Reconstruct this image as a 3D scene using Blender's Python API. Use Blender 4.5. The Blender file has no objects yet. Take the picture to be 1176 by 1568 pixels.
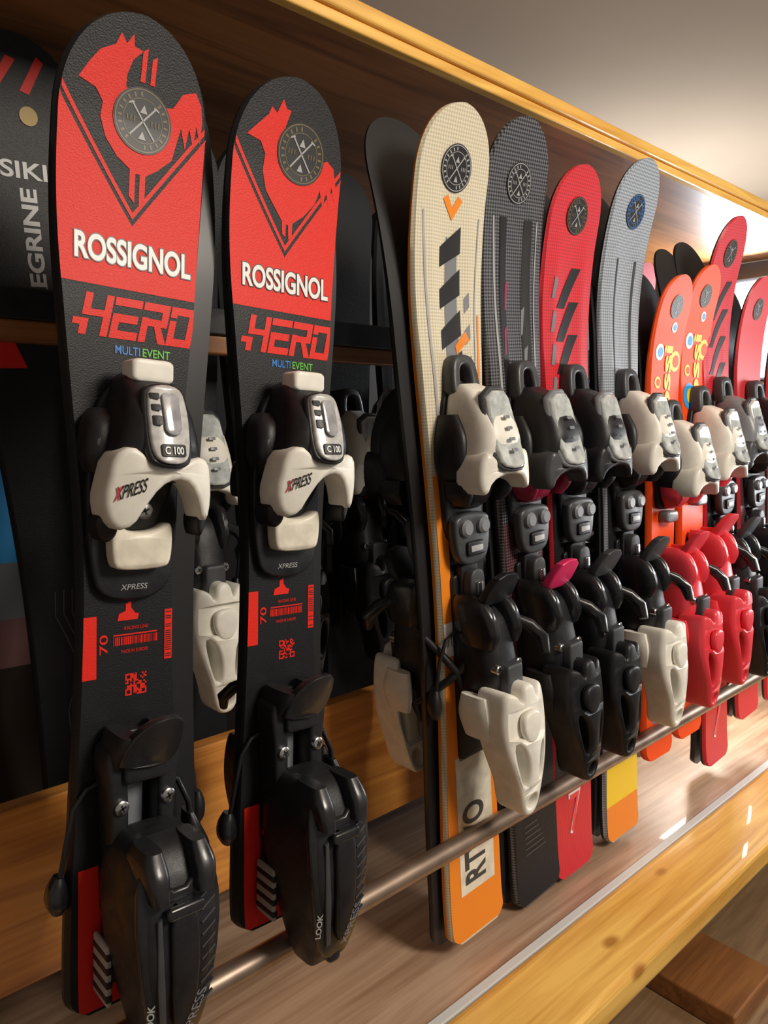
import bpy, bmesh, math, random
from mathutils import Vector, Matrix
from mathutils.geometry import tessellate_polygon
random.seed(7)
H = 1.45
scn = bpy.context.scene
try:
    scn.view_settings.view_transform = 'Standard'
except Exception as e:
    print(e)

# ------------------------------------------------------------ materials
def nm(name):
    m = bpy.data.materials.new(name); m.use_nodes = True
    nt = m.node_tree; b = nt.nodes['Principled BSDF']
    return m, nt, b
def c4(c): return (c[0], c[1], c[2], 1)
def plain(name, col, rough=.4, metal=0, bump=0, bscale=300, var=0, vscale=20, coat=0, spec=.5, emit=0, scuff=0):
    m, nt, b = nm(name)
    b.inputs['Base Color'].default_value = c4(col)
    b.inputs['Roughness'].default_value = rough
    b.inputs['Metallic'].default_value = metal
    b.inputs['Coat Weight'].default_value = coat
    b.inputs['Specular IOR Level'].default_value = spec
    if emit:
        b.inputs['Emission Color'].default_value = c4(col); b.inputs['Emission Strength'].default_value = emit
    tc = nt.nodes.new('ShaderNodeTexCoord')
    if bump:
        n = nt.nodes.new('ShaderNodeTexNoise'); n.inputs['Scale'].default_value = bscale
        n.inputs['Detail'].default_value = 3
        bp = nt.nodes.new('ShaderNodeBump'); bp.inputs['Strength'].default_value = bump
        bp.inputs['Distance'].default_value = .0006
        nt.links.new(tc.outputs['Object'], n.inputs['Vector'])
        nt.links.new(n.outputs['Fac'], bp.inputs['Height'])
        nt.links.new(bp.outputs['Normal'], b.inputs['Normal'])
    if scuff:
        n = nt.nodes.new('ShaderNodeTexNoise'); n.inputs['Scale'].default_value = 45
        n.inputs['Detail'].default_value = 7; n.inputs['Distortion'].default_value = 1
        r = nt.nodes.new('ShaderNodeMapRange')
        r.inputs['From Min'].default_value = .35; r.inputs['From Max'].default_value = .7
        r.inputs['To Min'].default_value = rough; r.inputs['To Max'].default_value = rough+scuff
        nt.links.new(tc.outputs['Object'], n.inputs['Vector'])
        nt.links.new(n.outputs['Fac'], r.inputs['Value'])
        nt.links.new(r.outputs['Result'], b.inputs['Roughness'])
    if var:
        n = nt.nodes.new('ShaderNodeTexNoise'); n.inputs['Scale'].default_value = vscale
        n.inputs['Detail'].default_value = 6
        r = nt.nodes.new('ShaderNodeValToRGB')
        r.color_ramp.elements[0].position = .35; r.color_ramp.elements[1].position = .7
        r.color_ramp.elements[0].color = c4([x*(1-var) for x in col]); r.color_ramp.elements[1].color = c4(col)
        nt.links.new(tc.outputs['Object'], n.inputs['Vector'])
        nt.links.new(n.outputs['Fac'], r.inputs['Fac'])
        nt.links.new(r.outputs['Color'], b.inputs['Base Color'])
    return m
def weave(name, c1, c2, scale=450, rough=.42, coat=.05):
    m, nt, b = nm(name)
    uv = nt.nodes.new('ShaderNodeUVMap')
    mp = nt.nodes.new('ShaderNodeMapping'); mp.inputs['Rotation'].default_value = (0, 0, .78)
    ck = nt.nodes.new('ShaderNodeTexChecker'); ck.inputs['Scale'].default_value = scale
    ck.inputs['Color1'].default_value = c4(c1); ck.inputs['Color2'].default_value = c4(c2)
    nt.links.new(uv.outputs['UV'], mp.inputs['Vector']); nt.links.new(mp.outputs['Vector'], ck.inputs['Vector'])
    nt.links.new(ck.outputs['Color'], b.inputs['Base Color'])
    b.inputs['Roughness'].default_value = rough; b.inputs['Coat Weight'].default_value = coat
    return m
def wood(name, dark, light, rough=.4, sc=1.0, coat=.15, knots=True):
    m, nt, b = nm(name)
    tc = nt.nodes.new('ShaderNodeTexCoord')
    mp = nt.nodes.new('ShaderNodeMapping'); mp.inputs['Scale'].default_value = (1.3*sc, 16*sc, 16*sc)
    n = nt.nodes.new('ShaderNodeTexNoise'); n.inputs['Scale'].default_value = 2.2
    n.inputs['Detail'].default_value = 8; n.inputs['Distortion'].default_value = 1.6
    mp2 = nt.nodes.new('ShaderNodeMapping'); mp2.inputs['Scale'].default_value = (3*sc, 120*sc, 120*sc)
    n2 = nt.nodes.new('ShaderNodeTexNoise'); n2.inputs['Scale'].default_value = 2; n2.inputs['Detail'].default_value = 4
    mx = nt.nodes.new('ShaderNodeMath'); mx.operation = 'MULTIPLY_ADD'; mx.inputs[1].default_value = .35
    r = nt.nodes.new('ShaderNodeValToRGB')
    r.color_ramp.elements[0].position = .42; r.color_ramp.elements[1].position = .82
    r.color_ramp.elements[0].color = c4(dark); r.color_ramp.elements[1].color = c4(light)
    L = nt.links.new
    L(tc.outputs['Object'], mp.inputs['Vector']); L(tc.outputs['Object'], mp2.inputs['Vector'])
    L(mp.outputs['Vector'], n.inputs['Vector']); L(mp2.outputs['Vector'], n2.inputs['Vector'])
    L(n2.outputs['Fac'], mx.inputs[0]); L(n.outputs['Fac'], mx.inputs[2]); L(mx.outputs[0], r.inputs['Fac'])
    out = r.outputs['Color']
    if knots:
        mp3 = nt.nodes.new('ShaderNodeMapping'); mp3.inputs['Scale'].default_value = (4.5, 9, 9)
        v = nt.nodes.new('ShaderNodeTexVoronoi'); v.inputs['Scale'].default_value = 1.3
        r3 = nt.nodes.new('ShaderNodeValToRGB'); r3.color_ramp.elements[0].position = .04
        r3.color_ramp.elements[1].position = .10
        r3.color_ramp.elements[0].color = (.35, .17, .07, 1); r3.color_ramp.elements[1].color = (1, 1, 1, 1)
        mm = nt.nodes.new('ShaderNodeMixRGB'); mm.blend_type = 'MULTIPLY'; mm.inputs[0].default_value = .75
        L(tc.outputs['Object'], mp3.inputs['Vector']); L(mp3.outputs['Vector'], v.inputs['Vector'])
        L(v.outputs['Distance'], r3.inputs['Fac']); L(out, mm.inputs[1]); L(r3.outputs['Color'], mm.inputs[2])
        out = mm.outputs[0]
    L(out, b.inputs['Base Color'])
    b.inputs['Roughness'].default_value = rough; b.inputs['Coat Weight'].default_value = coat
    return m

M = {}
M['topblack'] = plain('topsheet_black', (.010, .010, .012), .45, bump=.5, bscale=900, spec=.3)
M['red'] = plain('topsheet_red', (.74, .024, .013), .45, bump=.35, bscale=900, spec=.25)
M['redfade'] = plain('topsheet_red_soft', (.62, .04, .05), .4, spec=.3)
M['white'] = plain('print_white', (.82, .82, .79), .4)
M['black'] = plain('plastic_black', (.011, .011, .013), .33, bump=.25, bscale=1500, spec=.42, scuff=.25)
M['gloss'] = plain('plastic_black_gloss', (.015, .015, .017), .2, coat=.15, scuff=.25)
M['dgrey'] = plain('plastic_dark_grey', (.05, .052, .057), .35, scuff=.2)
M['grey'] = plain('plastic_grey', (.2, .21, .23), .35)
M['lgrey'] = plain('print_grey', (.38, .38, .38), .4)
M['cream'] = plain('plastic_cream', (.86, .80, .66), .38, var=.25, vscale=70)
M['pwhite'] = plain('plastic_white', (.90, .87, .78), .34, var=.18, vscale=50, scuff=.2)
M['winin'] = plain('window_scale', (.58, .57, .55), .3, coat=.3, var=.3, vscale=200)
M['steel'] = plain('steel', (.6, .6, .6), .25, metal=1)
M['edge'] = plain('ski_edge', (.014, .014, .016), .38)
M['window'] = plain('window_grey', (.42, .42, .44), .12, coat=.8, var=.35, vscale=120)
M['winclear'] = plain('window_clear', (.74, .79, .78), .08, coat=1, metal=.1, var=.4, vscale=110)
M['orange'] = plain('print_orange', (.85, .25, .02), .38, spec=.35)
M['yellow'] = plain('print_yellow', (.88, .6, .02), .4)
M['blue'] = plain('print_blue', (.03, .2, .6), .4)
M['lblue'] = plain('print_light_blue', (.04, .36, .82), .4)
M['green'] = plain('print_green', (.12, .5, .05), .4)
M['pink'] = plain('plastic_pink', (.75, .03, .14), .35)
M['dpink'] = plain('print_dark_pink', (.35, .03, .10), .35)
M['maroon'] = plain('plastic_maroon', (.3, .01, .05), .35)
M['predp'] = plain('plastic_red', (.78, .05, .07), .35)
M['gold'] = plain('print_gold', (.16, .125, .06), .35)
M['goldm'] = plain('emblem_gold', (.20, .14, .05), .5, metal=.4)
M['kids'] = plain('topsheet_orange_red', (.88, .085, .012), .42, spec=.25)
M['weave_cream'] = weave('topsheet_cream', (.74, .67, .50), (.55, .49, .36))
M['weave_grey'] = weave('topsheet_graphite', (.14, .145, .16), (.012, .012, .016), 420)
M['weave_silver'] = weave('topsheet_silver', (.44, .48, .54), (.19, .22, .26), 420)
M['weave_red'] = weave('topsheet_red_weave', (.72, .025, .04), (.5, .018, .03), 420)
M['weave_maroon'] = weave('topsheet_maroon', (.14, .06, .07), (.03, .012, .015), 420)
M['pine'] = wood('pine', (.38, .125, .02), (.72, .31, .06), .42)
M['pinelip'] = wood('pine_varnished', (.60, .27, .04), (.92, .56, .14), .3, coat=.3)
M['brown'] = wood('brown_wood', (.16, .056, .014), (.34, .132, .036), .45, knots=False)
M['deckw'] = wood('deck_wood', (.27, .15, .085), (.50, .34, .23), .35, knots=False, coat=.2)
M['lowerw'] = wood('lower_wood', (.18, .10, .045), (.33, .20, .10), .5, knots=True, coat=0)
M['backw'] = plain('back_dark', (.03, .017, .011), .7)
M['plaster'] = plain('plaster', (.76, .66, .56), .8, bump=.5, bscale=40, var=.10, vscale=2)
M['floor'] = plain('floor_stone', (.16, .11, .08), .6, var=.3, vscale=6)
M['tube'] = plain('rail_metal', (.40, .30, .23), .42, metal=.75, var=.35, vscale=30)
M['panel'] = plain('panel_light', (.34, .38, .44), .55)
M['caulk'] = plain('strip_grey', (.6, .6, .58), .5)
M['glowface'] = plain('glow_fixture_face', (.85, .92, 1), .5, emit=6)  # emissive face of the added glow fixture
M['silver'] = plain('board_silver', (.22, .24, .26), .3, coat=.4)
M['rose'] = plain('board_rose', (.28, .14, .14), .4)

# ------------------------------------------------------------ builder
class MB:
    def __init__(s): s.v = []; s.f = []; s.m = []; s.mats = []
    def mi(s, mat):
        mt = M[mat]
        if mt not in s.mats: s.mats.append(mt)
        return s.mats.index(mt)
    def add(s, vs, fs, mat):
        o = len(s.v); k = s.mi(mat)
        s.v += [tuple(v) for v in vs]
        for f in fs: s.f.append([i+o for i in f]); s.m.append(k)
    def remap(s, fn): s.v = [fn(*v) for v in s.v]
    def mesh(s, name, ang=38):
        me = bpy.data.meshes.new(name)
        # local (w, s, n) -> (x, -n, z=s)
        me.from_pydata([(a, -c, b) for a, b, c in s.v], [], s.f)
        for m in s.mats: me.materials.append(m)
        me.polygons.foreach_set('material_index', s.m)
        me.polygons.foreach_set('use_smooth', [True]*len(s.f))
        uv = me.uv_layers.new(name='UVMap')
        for i, l in enumerate(me.loops):
            p = s.v[l.vertex_index]; uv.data[i].uv = (p[0], p[1])
        me.update()
        try: me.set_sharp_from_angle(angle=math.radians(ang))
        except Exception as e: print(e)
        return me

def chaikin(p, it=2):
    for _ in range(it):
        q = []
        for i in range(len(p)):
            a = p[i]; b = p[(i+1) % len(p)]
            q.append((a[0]*.75+b[0]*.25, a[1]*.75+b[1]*.25)); q.append((a[0]*.25+b[0]*.75, a[1]*.25+b[1]*.75))
        p = q
    return p
def circ(x, y, r, n=24, ry=None):
    ry = ry or r
    return [(x+r*math.cos(2*math.pi*i/n), y+ry*math.sin(2*math.pi*i/n)) for i in range(n)]
def mmp(p): return [(a/1000, b/1000) for a, b in p]
def rrect(x0, x1, y0, y1, r, n=4):
    o = []
    for cx, cy, a in ((x1-r, y1-r, 0), (x0+r, y1-r, 90), (x0+r, y0+r, 180), (x1-r, y0+r, 270)):
        for i in range(n+1):
            t = math.radians(a+90*i/n); o.append((cx+r*math.cos(t), cy+r*math.sin(t)))
    return o

def curve_mesh(loops, ext, bev):
    cu = bpy.data.curves.new('tmp', 'CURVE'); cu.dimensions = '2D'; cu.fill_mode = 'BOTH'
    for lp in loops:
        sp = cu.splines.new('POLY'); sp.points.add(len(lp)-1)
        for i, (a, b) in enumerate(lp): sp.points[i].co = (a, b, 0, 1)
        sp.use_cyclic_u = True
    cu.extrude = max(ext-bev, 1e-5); cu.bevel_depth = bev; cu.bevel_resolution = 2; cu.offset = -bev
    ob = bpy.data.objects.new('tmp', cu)
    me = bpy.data.meshes.new_from_object(ob)
    bm = bmesh.new(); bm.from_mesh(me); bmesh.ops.remove_doubles(bm, verts=bm.verts, dist=2e-5)
    vs = [tuple(v.co) for v in bm.verts]; fs = [[v.index for v in f.verts] for f in bm.faces]
    bm.free(); bpy.data.objects.remove(ob); bpy.data.meshes.remove(me); bpy.data.curves.remove(cu)
    return vs, fs
def prism(mb, loops, n0, n1, mat, bev=.0012, fn=None, mm=True, ws=1):
    """loops in mm (w,s); n0,n1 in mm"""
    if loops and isinstance(loops[0][0], (int, float)): loops = [loops]
    k = .001 if mm else 1
    loops = [[(a*k*ws, b*k) for a, b in l] for l in loops]
    vs, fs = curve_mesh(loops, (n1-n0)*k/2, bev)
    c = (n0+n1)*k/2
    out = []
    for x, y, z in vs:
        n = z+c
        if fn: n += fn(x*1000, y*1000)*.001
        out.append((x, y, n))
    mb.add(out, fs, mat)
def cat(a, b, c, d, t):
    return .5*((2*b)+(-a+c)*t+(2*a-5*b+4*c-d)*t*t+(-a+3*b-3*c+d)*t**3)
def loft(mb, secs, mat, nseg=24, e=2.8, sub=4):
    """secs (s, wc, hw, n0, n1) in mm"""
    S = []
    for i in range(len(secs)-1):
        a = secs[max(i-1, 0)]; b = secs[i]; c = secs[i+1]; d = secs[min(i+2, len(secs)-1)]
        for j in range(sub): S.append([cat(a[k], b[k], c[k], d[k], j/sub) for k in range(5)])
    S.append(list(secs[-1]))
    vs = []; fs = []
    for s, wc, hw, n0, n1 in S:
        hn = (n1-n0)/2; nc = (n0+n1)/2
        for i in range(nseg):
            t = 2*math.pi*i/nseg; ct = math.cos(t); st = math.sin(t)
            vs.append(((wc+hw*math.copysign(abs(ct)**(2/e), ct))/1000, s/1000, (nc+hn*math.copysign(abs(st)**(2/e), st))/1000))
    for r in range(len(S)-1):
        for i in range(nseg):
            j = (i+1) % nseg
            fs.append([r*nseg+i, (r+1)*nseg+i, (r+1)*nseg+j, r*nseg+j] if S[0][0] < S[-1][0] else [r*nseg+i, r*nseg+j, (r+1)*nseg+j, (r+1)*nseg+i])
    fs.append(list(range(nseg))); fs.append(list(range((len(S)-1)*nseg, len(S)*nseg))[::-1])
    mb.add(vs, fs, mat)
def tube(mb, pts, r, mat, nseg=10):
    """pts (w,s,n) mm; r mm or list"""
    P = [Vector(p)/1000 for p in pts]
    R = [x/1000 for x in (r if isinstance(r, (list, tuple)) else [r]*len(P))]
    up = Vector((.13, .21, .97)); vs = []; fs = []
    for i, p in enumerate(P):
        t = (P[min(i+1, len(P)-1)]-P[max(i-1, 0)])
        if t.length < 1e-9: t = Vector((0, 0, 1))
        t.normalize()
        a = up-t*up.dot(t)
        if a.length < .1: a = Vector((1, 0, 0))-t*t.x
        a.normalize(); up = a; b = t.cross(a)
        for k in range(nseg):
            q = 2*math.pi*k/nseg; vs.append(tuple(p+(a*math.cos(q)+b*math.sin(q))*R[i]))
    for i in range(len(P)-1):
        for k in range(nseg):
            j = (k+1) % nseg; fs.append([i*nseg+k, i*nseg+j, (i+1)*nseg+j, (i+1)*nseg+k])
    fs.append(list(range(nseg))[::-1]); fs.append(list(range((len(P)-1)*nseg, len(P)*nseg)))
    mb.add(vs, fs, mat)
def screw(mb, w, s, n0, n1, r=4.5, mat='steel'):
    tube(mb, [(w, s, n0), (w, s, n1-.6), (w, s, n1-.6), (w, s, n1)], [r, r, r, r*.8], mat, 20)
    for a in (0.4, 1.97):
        c, d = math.cos(a)*r*.55, math.sin(a)*r*.55; e, f = -math.sin(a)*r*.13, math.cos(a)*r*.13
        z = n1+.15
        mb.add([((w+x)/1000, (s+y)/1000, z/1000) for x, y in ((c+e, d+f), (-c+e, -d+f), (-c-e, -d-f), (c-e, d-f))], [[0, 1, 2, 3]], 'black')

def text_mesh(txt, off=0, shear=0, ext=0):
    cu = bpy.data.curves.new('t', 'FONT'); cu.body = txt; cu.offset = off; cu.shear = shear; cu.extrude = ext
    ob = bpy.data.objects.new('t', cu); me = bpy.data.meshes.new_from_object(ob)
    vs = [tuple(v.co) for v in me.vertices]; fs = [list(p.vertices) for p in me.polygons]
    bpy.data.objects.remove(ob); bpy.data.meshes.remove(me); bpy.data.curves.remove(cu)
    return vs, fs
def fit_text(txt, w0, w1, s0, s1, off=0, shear=0, rot=0, grow=0):
    vs, fs = text_mesh(txt, off, shear)
    b, _ = (vs, fs) if not grow else text_mesh(txt, off-grow, shear)
    x0 = min(v[0] for v in b); x1 = max(v[0] for v in b); y0 = min(v[1] for v in b); y1 = max(v[1] for v in b)
    out = []
    for x, y, z in vs:
        a = (x-x0)/(x1-x0); c = (y-y0)/(y1-y0)
        if rot == 90: a, c = 1-c, a
        elif rot == -90: a, c = c, 1-a
        out.append((w0+(w1-w0)*a, s0+(s1-s0)*c))
    return out, fs

# ------------------------------------------------------------ ski surface
class Ski:
    def __init__(s, L=.70, ws=.0505, ww=.035, wt=.044, t=.009, R=.03, ridge=0, a=.062):
        s.L = L; s.ws = ws; s.ww = ww; s.wt = wt; s.t = t; s.R = R; s.ridge = ridge; s.a = a
    def W(s, y):
        L = s.L; f = y/L
        ss = lambda q: q*q*(3-2*q)
        if f < .05: w = s.wt
        elif f < .43: w = s.wt+(s.ww-s.wt)*ss((f-.05)/.38)
        elif f < .87: w = s.ww+(s.ws-s.ww)*ss((f-.43)/.44)
        else: w = s.ws
        if y > L-s.a:
            q = min((y-(L-s.a))/s.a, 1); w *= max(1-q**2.3, 0)**(1/2.1)
        if y < .014:
            q = 1-max(y, 0)/.014; w *= (1-.28*q**2.2)
        return max(w, .0004)
    def base(s, y):
        q = max((y/s.L-.76)/.24, 0); n = s.R*q**2
        q = max((.06-y/s.L)/.06, 0); return n+.003*q*q
    def th(s, y):
        f = y/s.L; q = max((f-.72)/.28, 0); return s.t*(1-.45*min(q*1.5, 1))
    def top(s, w, y):
        n = s.base(y)+s.th(y)
        if s.ridge:
            f = y/s.L; k = min(max((f-.60)/.06, 0), 1)*min(max((.93-f)/.07, 0), 1)
            x = abs(w); W = s.W(y)
            n += s.ridge*k*math.exp(-((x-W*.55)/(W*.22))**2)
        return n
    def body(s, mb, mtop, medge='edge'):
        L = s.L; ys = [0, .001, .003, .006, .010, .014]
        n = 70
        for i in range(1, n): ys.append(.014+(L-s.a-.014)*i/n)
        for i in range(0, 22): ys.append(L-s.a+s.a*math.sin(math.pi/2*i/21))
        fr = [-1, -.9, -.78, -.66, -.55, -.44, -.3, -.15, 0, .15, .3, .44, .55, .66, .78, .9, 1]
        rows = []
        for y in ys:
            W = s.W(y); b = s.base(y); t = s.th(y); Wi = max(W-.0028, W*.5)
            r = [(-W, y, b), (-W, y, b+t*.45)]
            for q in fr: r.append((q*Wi, y, s.top(q*Wi, y)))
            r += [(W, y, b+t*.45), (W, y, b)]
            rows.append(r)
        m = len(rows[0]); vs = [p for r in rows for p in r]
        ft = []; fe = []
        for i in range(len(rows)-1):
            for k in range(m):
                j = (k+1) % m
                f = [i*m+k, (i+1)*m+k, (i+1)*m+j, i*m+j][::-1]
                (ft if 1 <= k < m-2 else fe).append(f)
        fe.append(list(range(m))[::-1]); fe.append(list(range((len(rows)-1)*m, len(rows)*m)))
        o = len(mb.v); mb.add(vs, ft, mtop)
        k = mb.mi(medge)
        for f in fe: mb.f.append([i+o for i in f]); mb.m.append(k)
    def band(s, mb, y0, y1, mat, wl=None, wr=None, off=.00025, n=None):
        n = n or max(4, int((y1-y0)/.003)); vs = []; fs = []
        K = 12
        for i in range(n+1):
            y = y0+(y1-y0)*i/n; W = s.W(y)-.0026
            a = max(wl(y) if wl else -W, -W); b = min(wr(y) if wr else W, W)
            if b < a: b = a
            for k in range(K+1):
                w = a+(b-a)*k/K; vs.append((w, y, s.top(w, y)+off))
        for i in range(n):
            for k in range(K):
                p = i*(K+1)+k; fs.append([p, p+1, p+K+2, p+K+1])
        mb.add(vs, fs, mat)
    def mapmesh(s, mb, vs, fs, mat, off, step=.006):
        bm = bmesh.new()
        bv = [bm.verts.new((a, b, 0)) for a, b in vs]
        for f in fs:
            try: bm.faces.new([bv[i] for i in f])
            except Exception: pass
        bmesh.ops.triangulate(bm, faces=[f for f in bm.faces if len(f.verts) > 4])
        ys = [v[1] for v in vs]; xs = [v[0] for v in vs]
        if step:
            y = math.ceil(min(ys)/step)*step
            while y < max(ys):
                bmesh.ops.bisect_plane(bm, geom=bm.verts[:]+bm.edges[:]+bm.faces[:], plane_co=(0, y, 0), plane_no=(0, 1, 0)); y += step
            if s.ridge:
                x = math.ceil(min(xs)/step)*step
                while x < max(xs):
                    bmesh.ops.bisect_plane(bm, geom=bm.verts[:]+bm.edges[:]+bm.faces[:], plane_co=(x, 0, 0), plane_no=(1, 0, 0)); x += step
        bm.verts.index_update()
        out = []
        for v in bm.verts:
            W = s.W(v.co.y)-.0024
            w = max(-W, min(W, v.co.x)); out.append((w, v.co.y, s.top(w, v.co.y)+off))
        fo = []
        for f in bm.faces:
            ix = [v.index for v in f.verts]
            f.normal_update()
            if f.normal.z < 0: ix = ix[::-1]
            fo.append(ix)
        mb.add(out, fo, mat); bm.free()
    def poly(s, mb, loop, mat, off=.0004, step=.006):
        tr = tessellate_polygon([[Vector((a, b, 0)) for a, b in loop]])
        s.mapmesh(mb, loop, [list(t) for t in tr], mat, off, step)
    def mpoly(s, mb, loop, mat, off=.0004, step=.006): s.poly(mb, mmp(loop), mat, off, step)
    def text(s, mb, txt, w0, w1, s0, s1, mat, off=.0005, bold=0, shear=0, rot=0, outline=None):
        """mm box"""
        if outline:
            vs, fs = fit_text(txt, w0/1000, w1/1000, s0/1000, s1/1000, bold+outline[1], shear, rot, grow=outline[1])
            s.mapmesh(mb, vs, fs, outline[0], off-.00012, 0)
        vs, fs = fit_text(txt, w0/1000, w1/1000, s0/1000, s1/1000, bold, shear, rot)
        s.mapmesh(mb, vs, fs, mat, off, 0)
    def line(s, mb, a, b, th, mat, off=.0006):
        d = Vector(b)-Vector(a); d.normalize(); p = Vector((-d.y, d.x))*th/2
        q = [Vector(a)+p, Vector(a)-p, Vector(b)-p, Vector(b)+p]
        s.mpoly(mb, [(v.x, v.y) for v in q], mat, off)

def sticker(sk, mb, w, y, r, ring='gold', cross='lgrey'):
    sk.mpoly(mb, circ(w, y, r, 40), 'edge', .0009, .004)
    N = 40
    for r0, r1 in ((r*.91, r*.95), (r*.66, r*.685)):
        vs = []; fs = []
        for i in range(N):
            t = 2*math.pi*i/N
            for q in (r0, r1): vs.append(((w+q*math.cos(t))/1000, (y+q*math.sin(t))/1000))
        for i in range(N):
            j = (i+1) % N; fs.append([2*i, 2*i+1, 2*j+1, 2*j])
        sk.mapmesh(mb, vs, fs, ring, .0011, 0)
    for i in range(22):
        t = 2*math.pi*i/22
        if i % 11 in (4, 5): continue
        cx, cy = w+r*.79*math.cos(t), y+r*.79*math.sin(t)
        ux, uy = math.cos(t), math.sin(t)
        a, b = r*.07, r*.035
        sk.mpoly(mb, [(cx+ux*a-uy*b, cy+uy*a+ux*b), (cx-ux*a-uy*b, cy-uy*a+ux*b), (cx-ux*a+uy*b, cy-uy*a-ux*b), (cx+ux*a+uy*b, cy+uy*a-ux*b)], ring, .0011, 0)
    for sg in (1, -1):
        sk.line(mb, (w-sg*r*.42, y-r*.5), (w+sg*r*.42, y+r*.5), r*.055, cross, .0013)
        sk.line(mb, (w+sg*r*.34, y+r*.5), (w+sg*r*.52, y+r*.42), r*.05, cross, .0013)
    for dx, dy in ((0, .36), (0, -.44)):
        cx, cy = w+dx*r, y+dy*r; q = r*.13
        sk.mpoly(mb, [(cx-q, cy-q), (cx+q, cy-q), (cx, cy+q)], cross, .0013, 0)
    for sg in (-1, 1):
        for d in (.3, .42, .54):
            sk.line(mb, (w+sg*r*d, y-r*.08), (w+sg*r*d, y+r*.08), r*.04, ring, .0013)

# ------------------------------------------------------------ red/black racing ski
HERO = {
 'H': [[(0, 0), (.22, 0), (.22, .38), (0, .38)], [(0, .46), (.22, .46), (.22, 1), (0, 1)], [(.62, 0), (.84, 0), (.84, 1), (.62, 1)], [(.22, .46), (.62, .46), (.62, .62), (.22, .62)], [(-.22, .22), (0, .22), (0, .38), (-.22, .38)]],
 'E': [[(0, 0), (.84, 0), (.84, .2), (0, .2)], [(0, .40), (.78, .40), (.78, .60), (0, .60)], [(0, .8), (.84, .8), (.84, 1), (0, 1)], [(0, .2), (.22, .2), (.22, .40), (0, .40)]],
 'R': [[(0, 0), (.22, 0), (.22, .62), (0, .62)], [(0, .8), (.84, .8), (.84, 1), (0, 1)], [(.62, .42), (.84, .42), (.84, .8), (.62, .8)], [(.22, .42), (.62, .42), (.62, .6), (.22, .6)], [(.42, .42), (.64, .42), (.9, 0), (.64, 0)]],
 'O': [[(0, 0), (.84, 0), (.84, .2), (0, .2)], [(0, .8), (.84, .8), (.84, 1), (0, 1)], [(0, .2), (.22, .2), (.22, .64), (0, .64)], [(.62, .2), (.84, .2), (.84, .8), (.62, .8)], [(0, .72), (.22, .72), (.22, .8), (0, .8)]],
}
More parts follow.
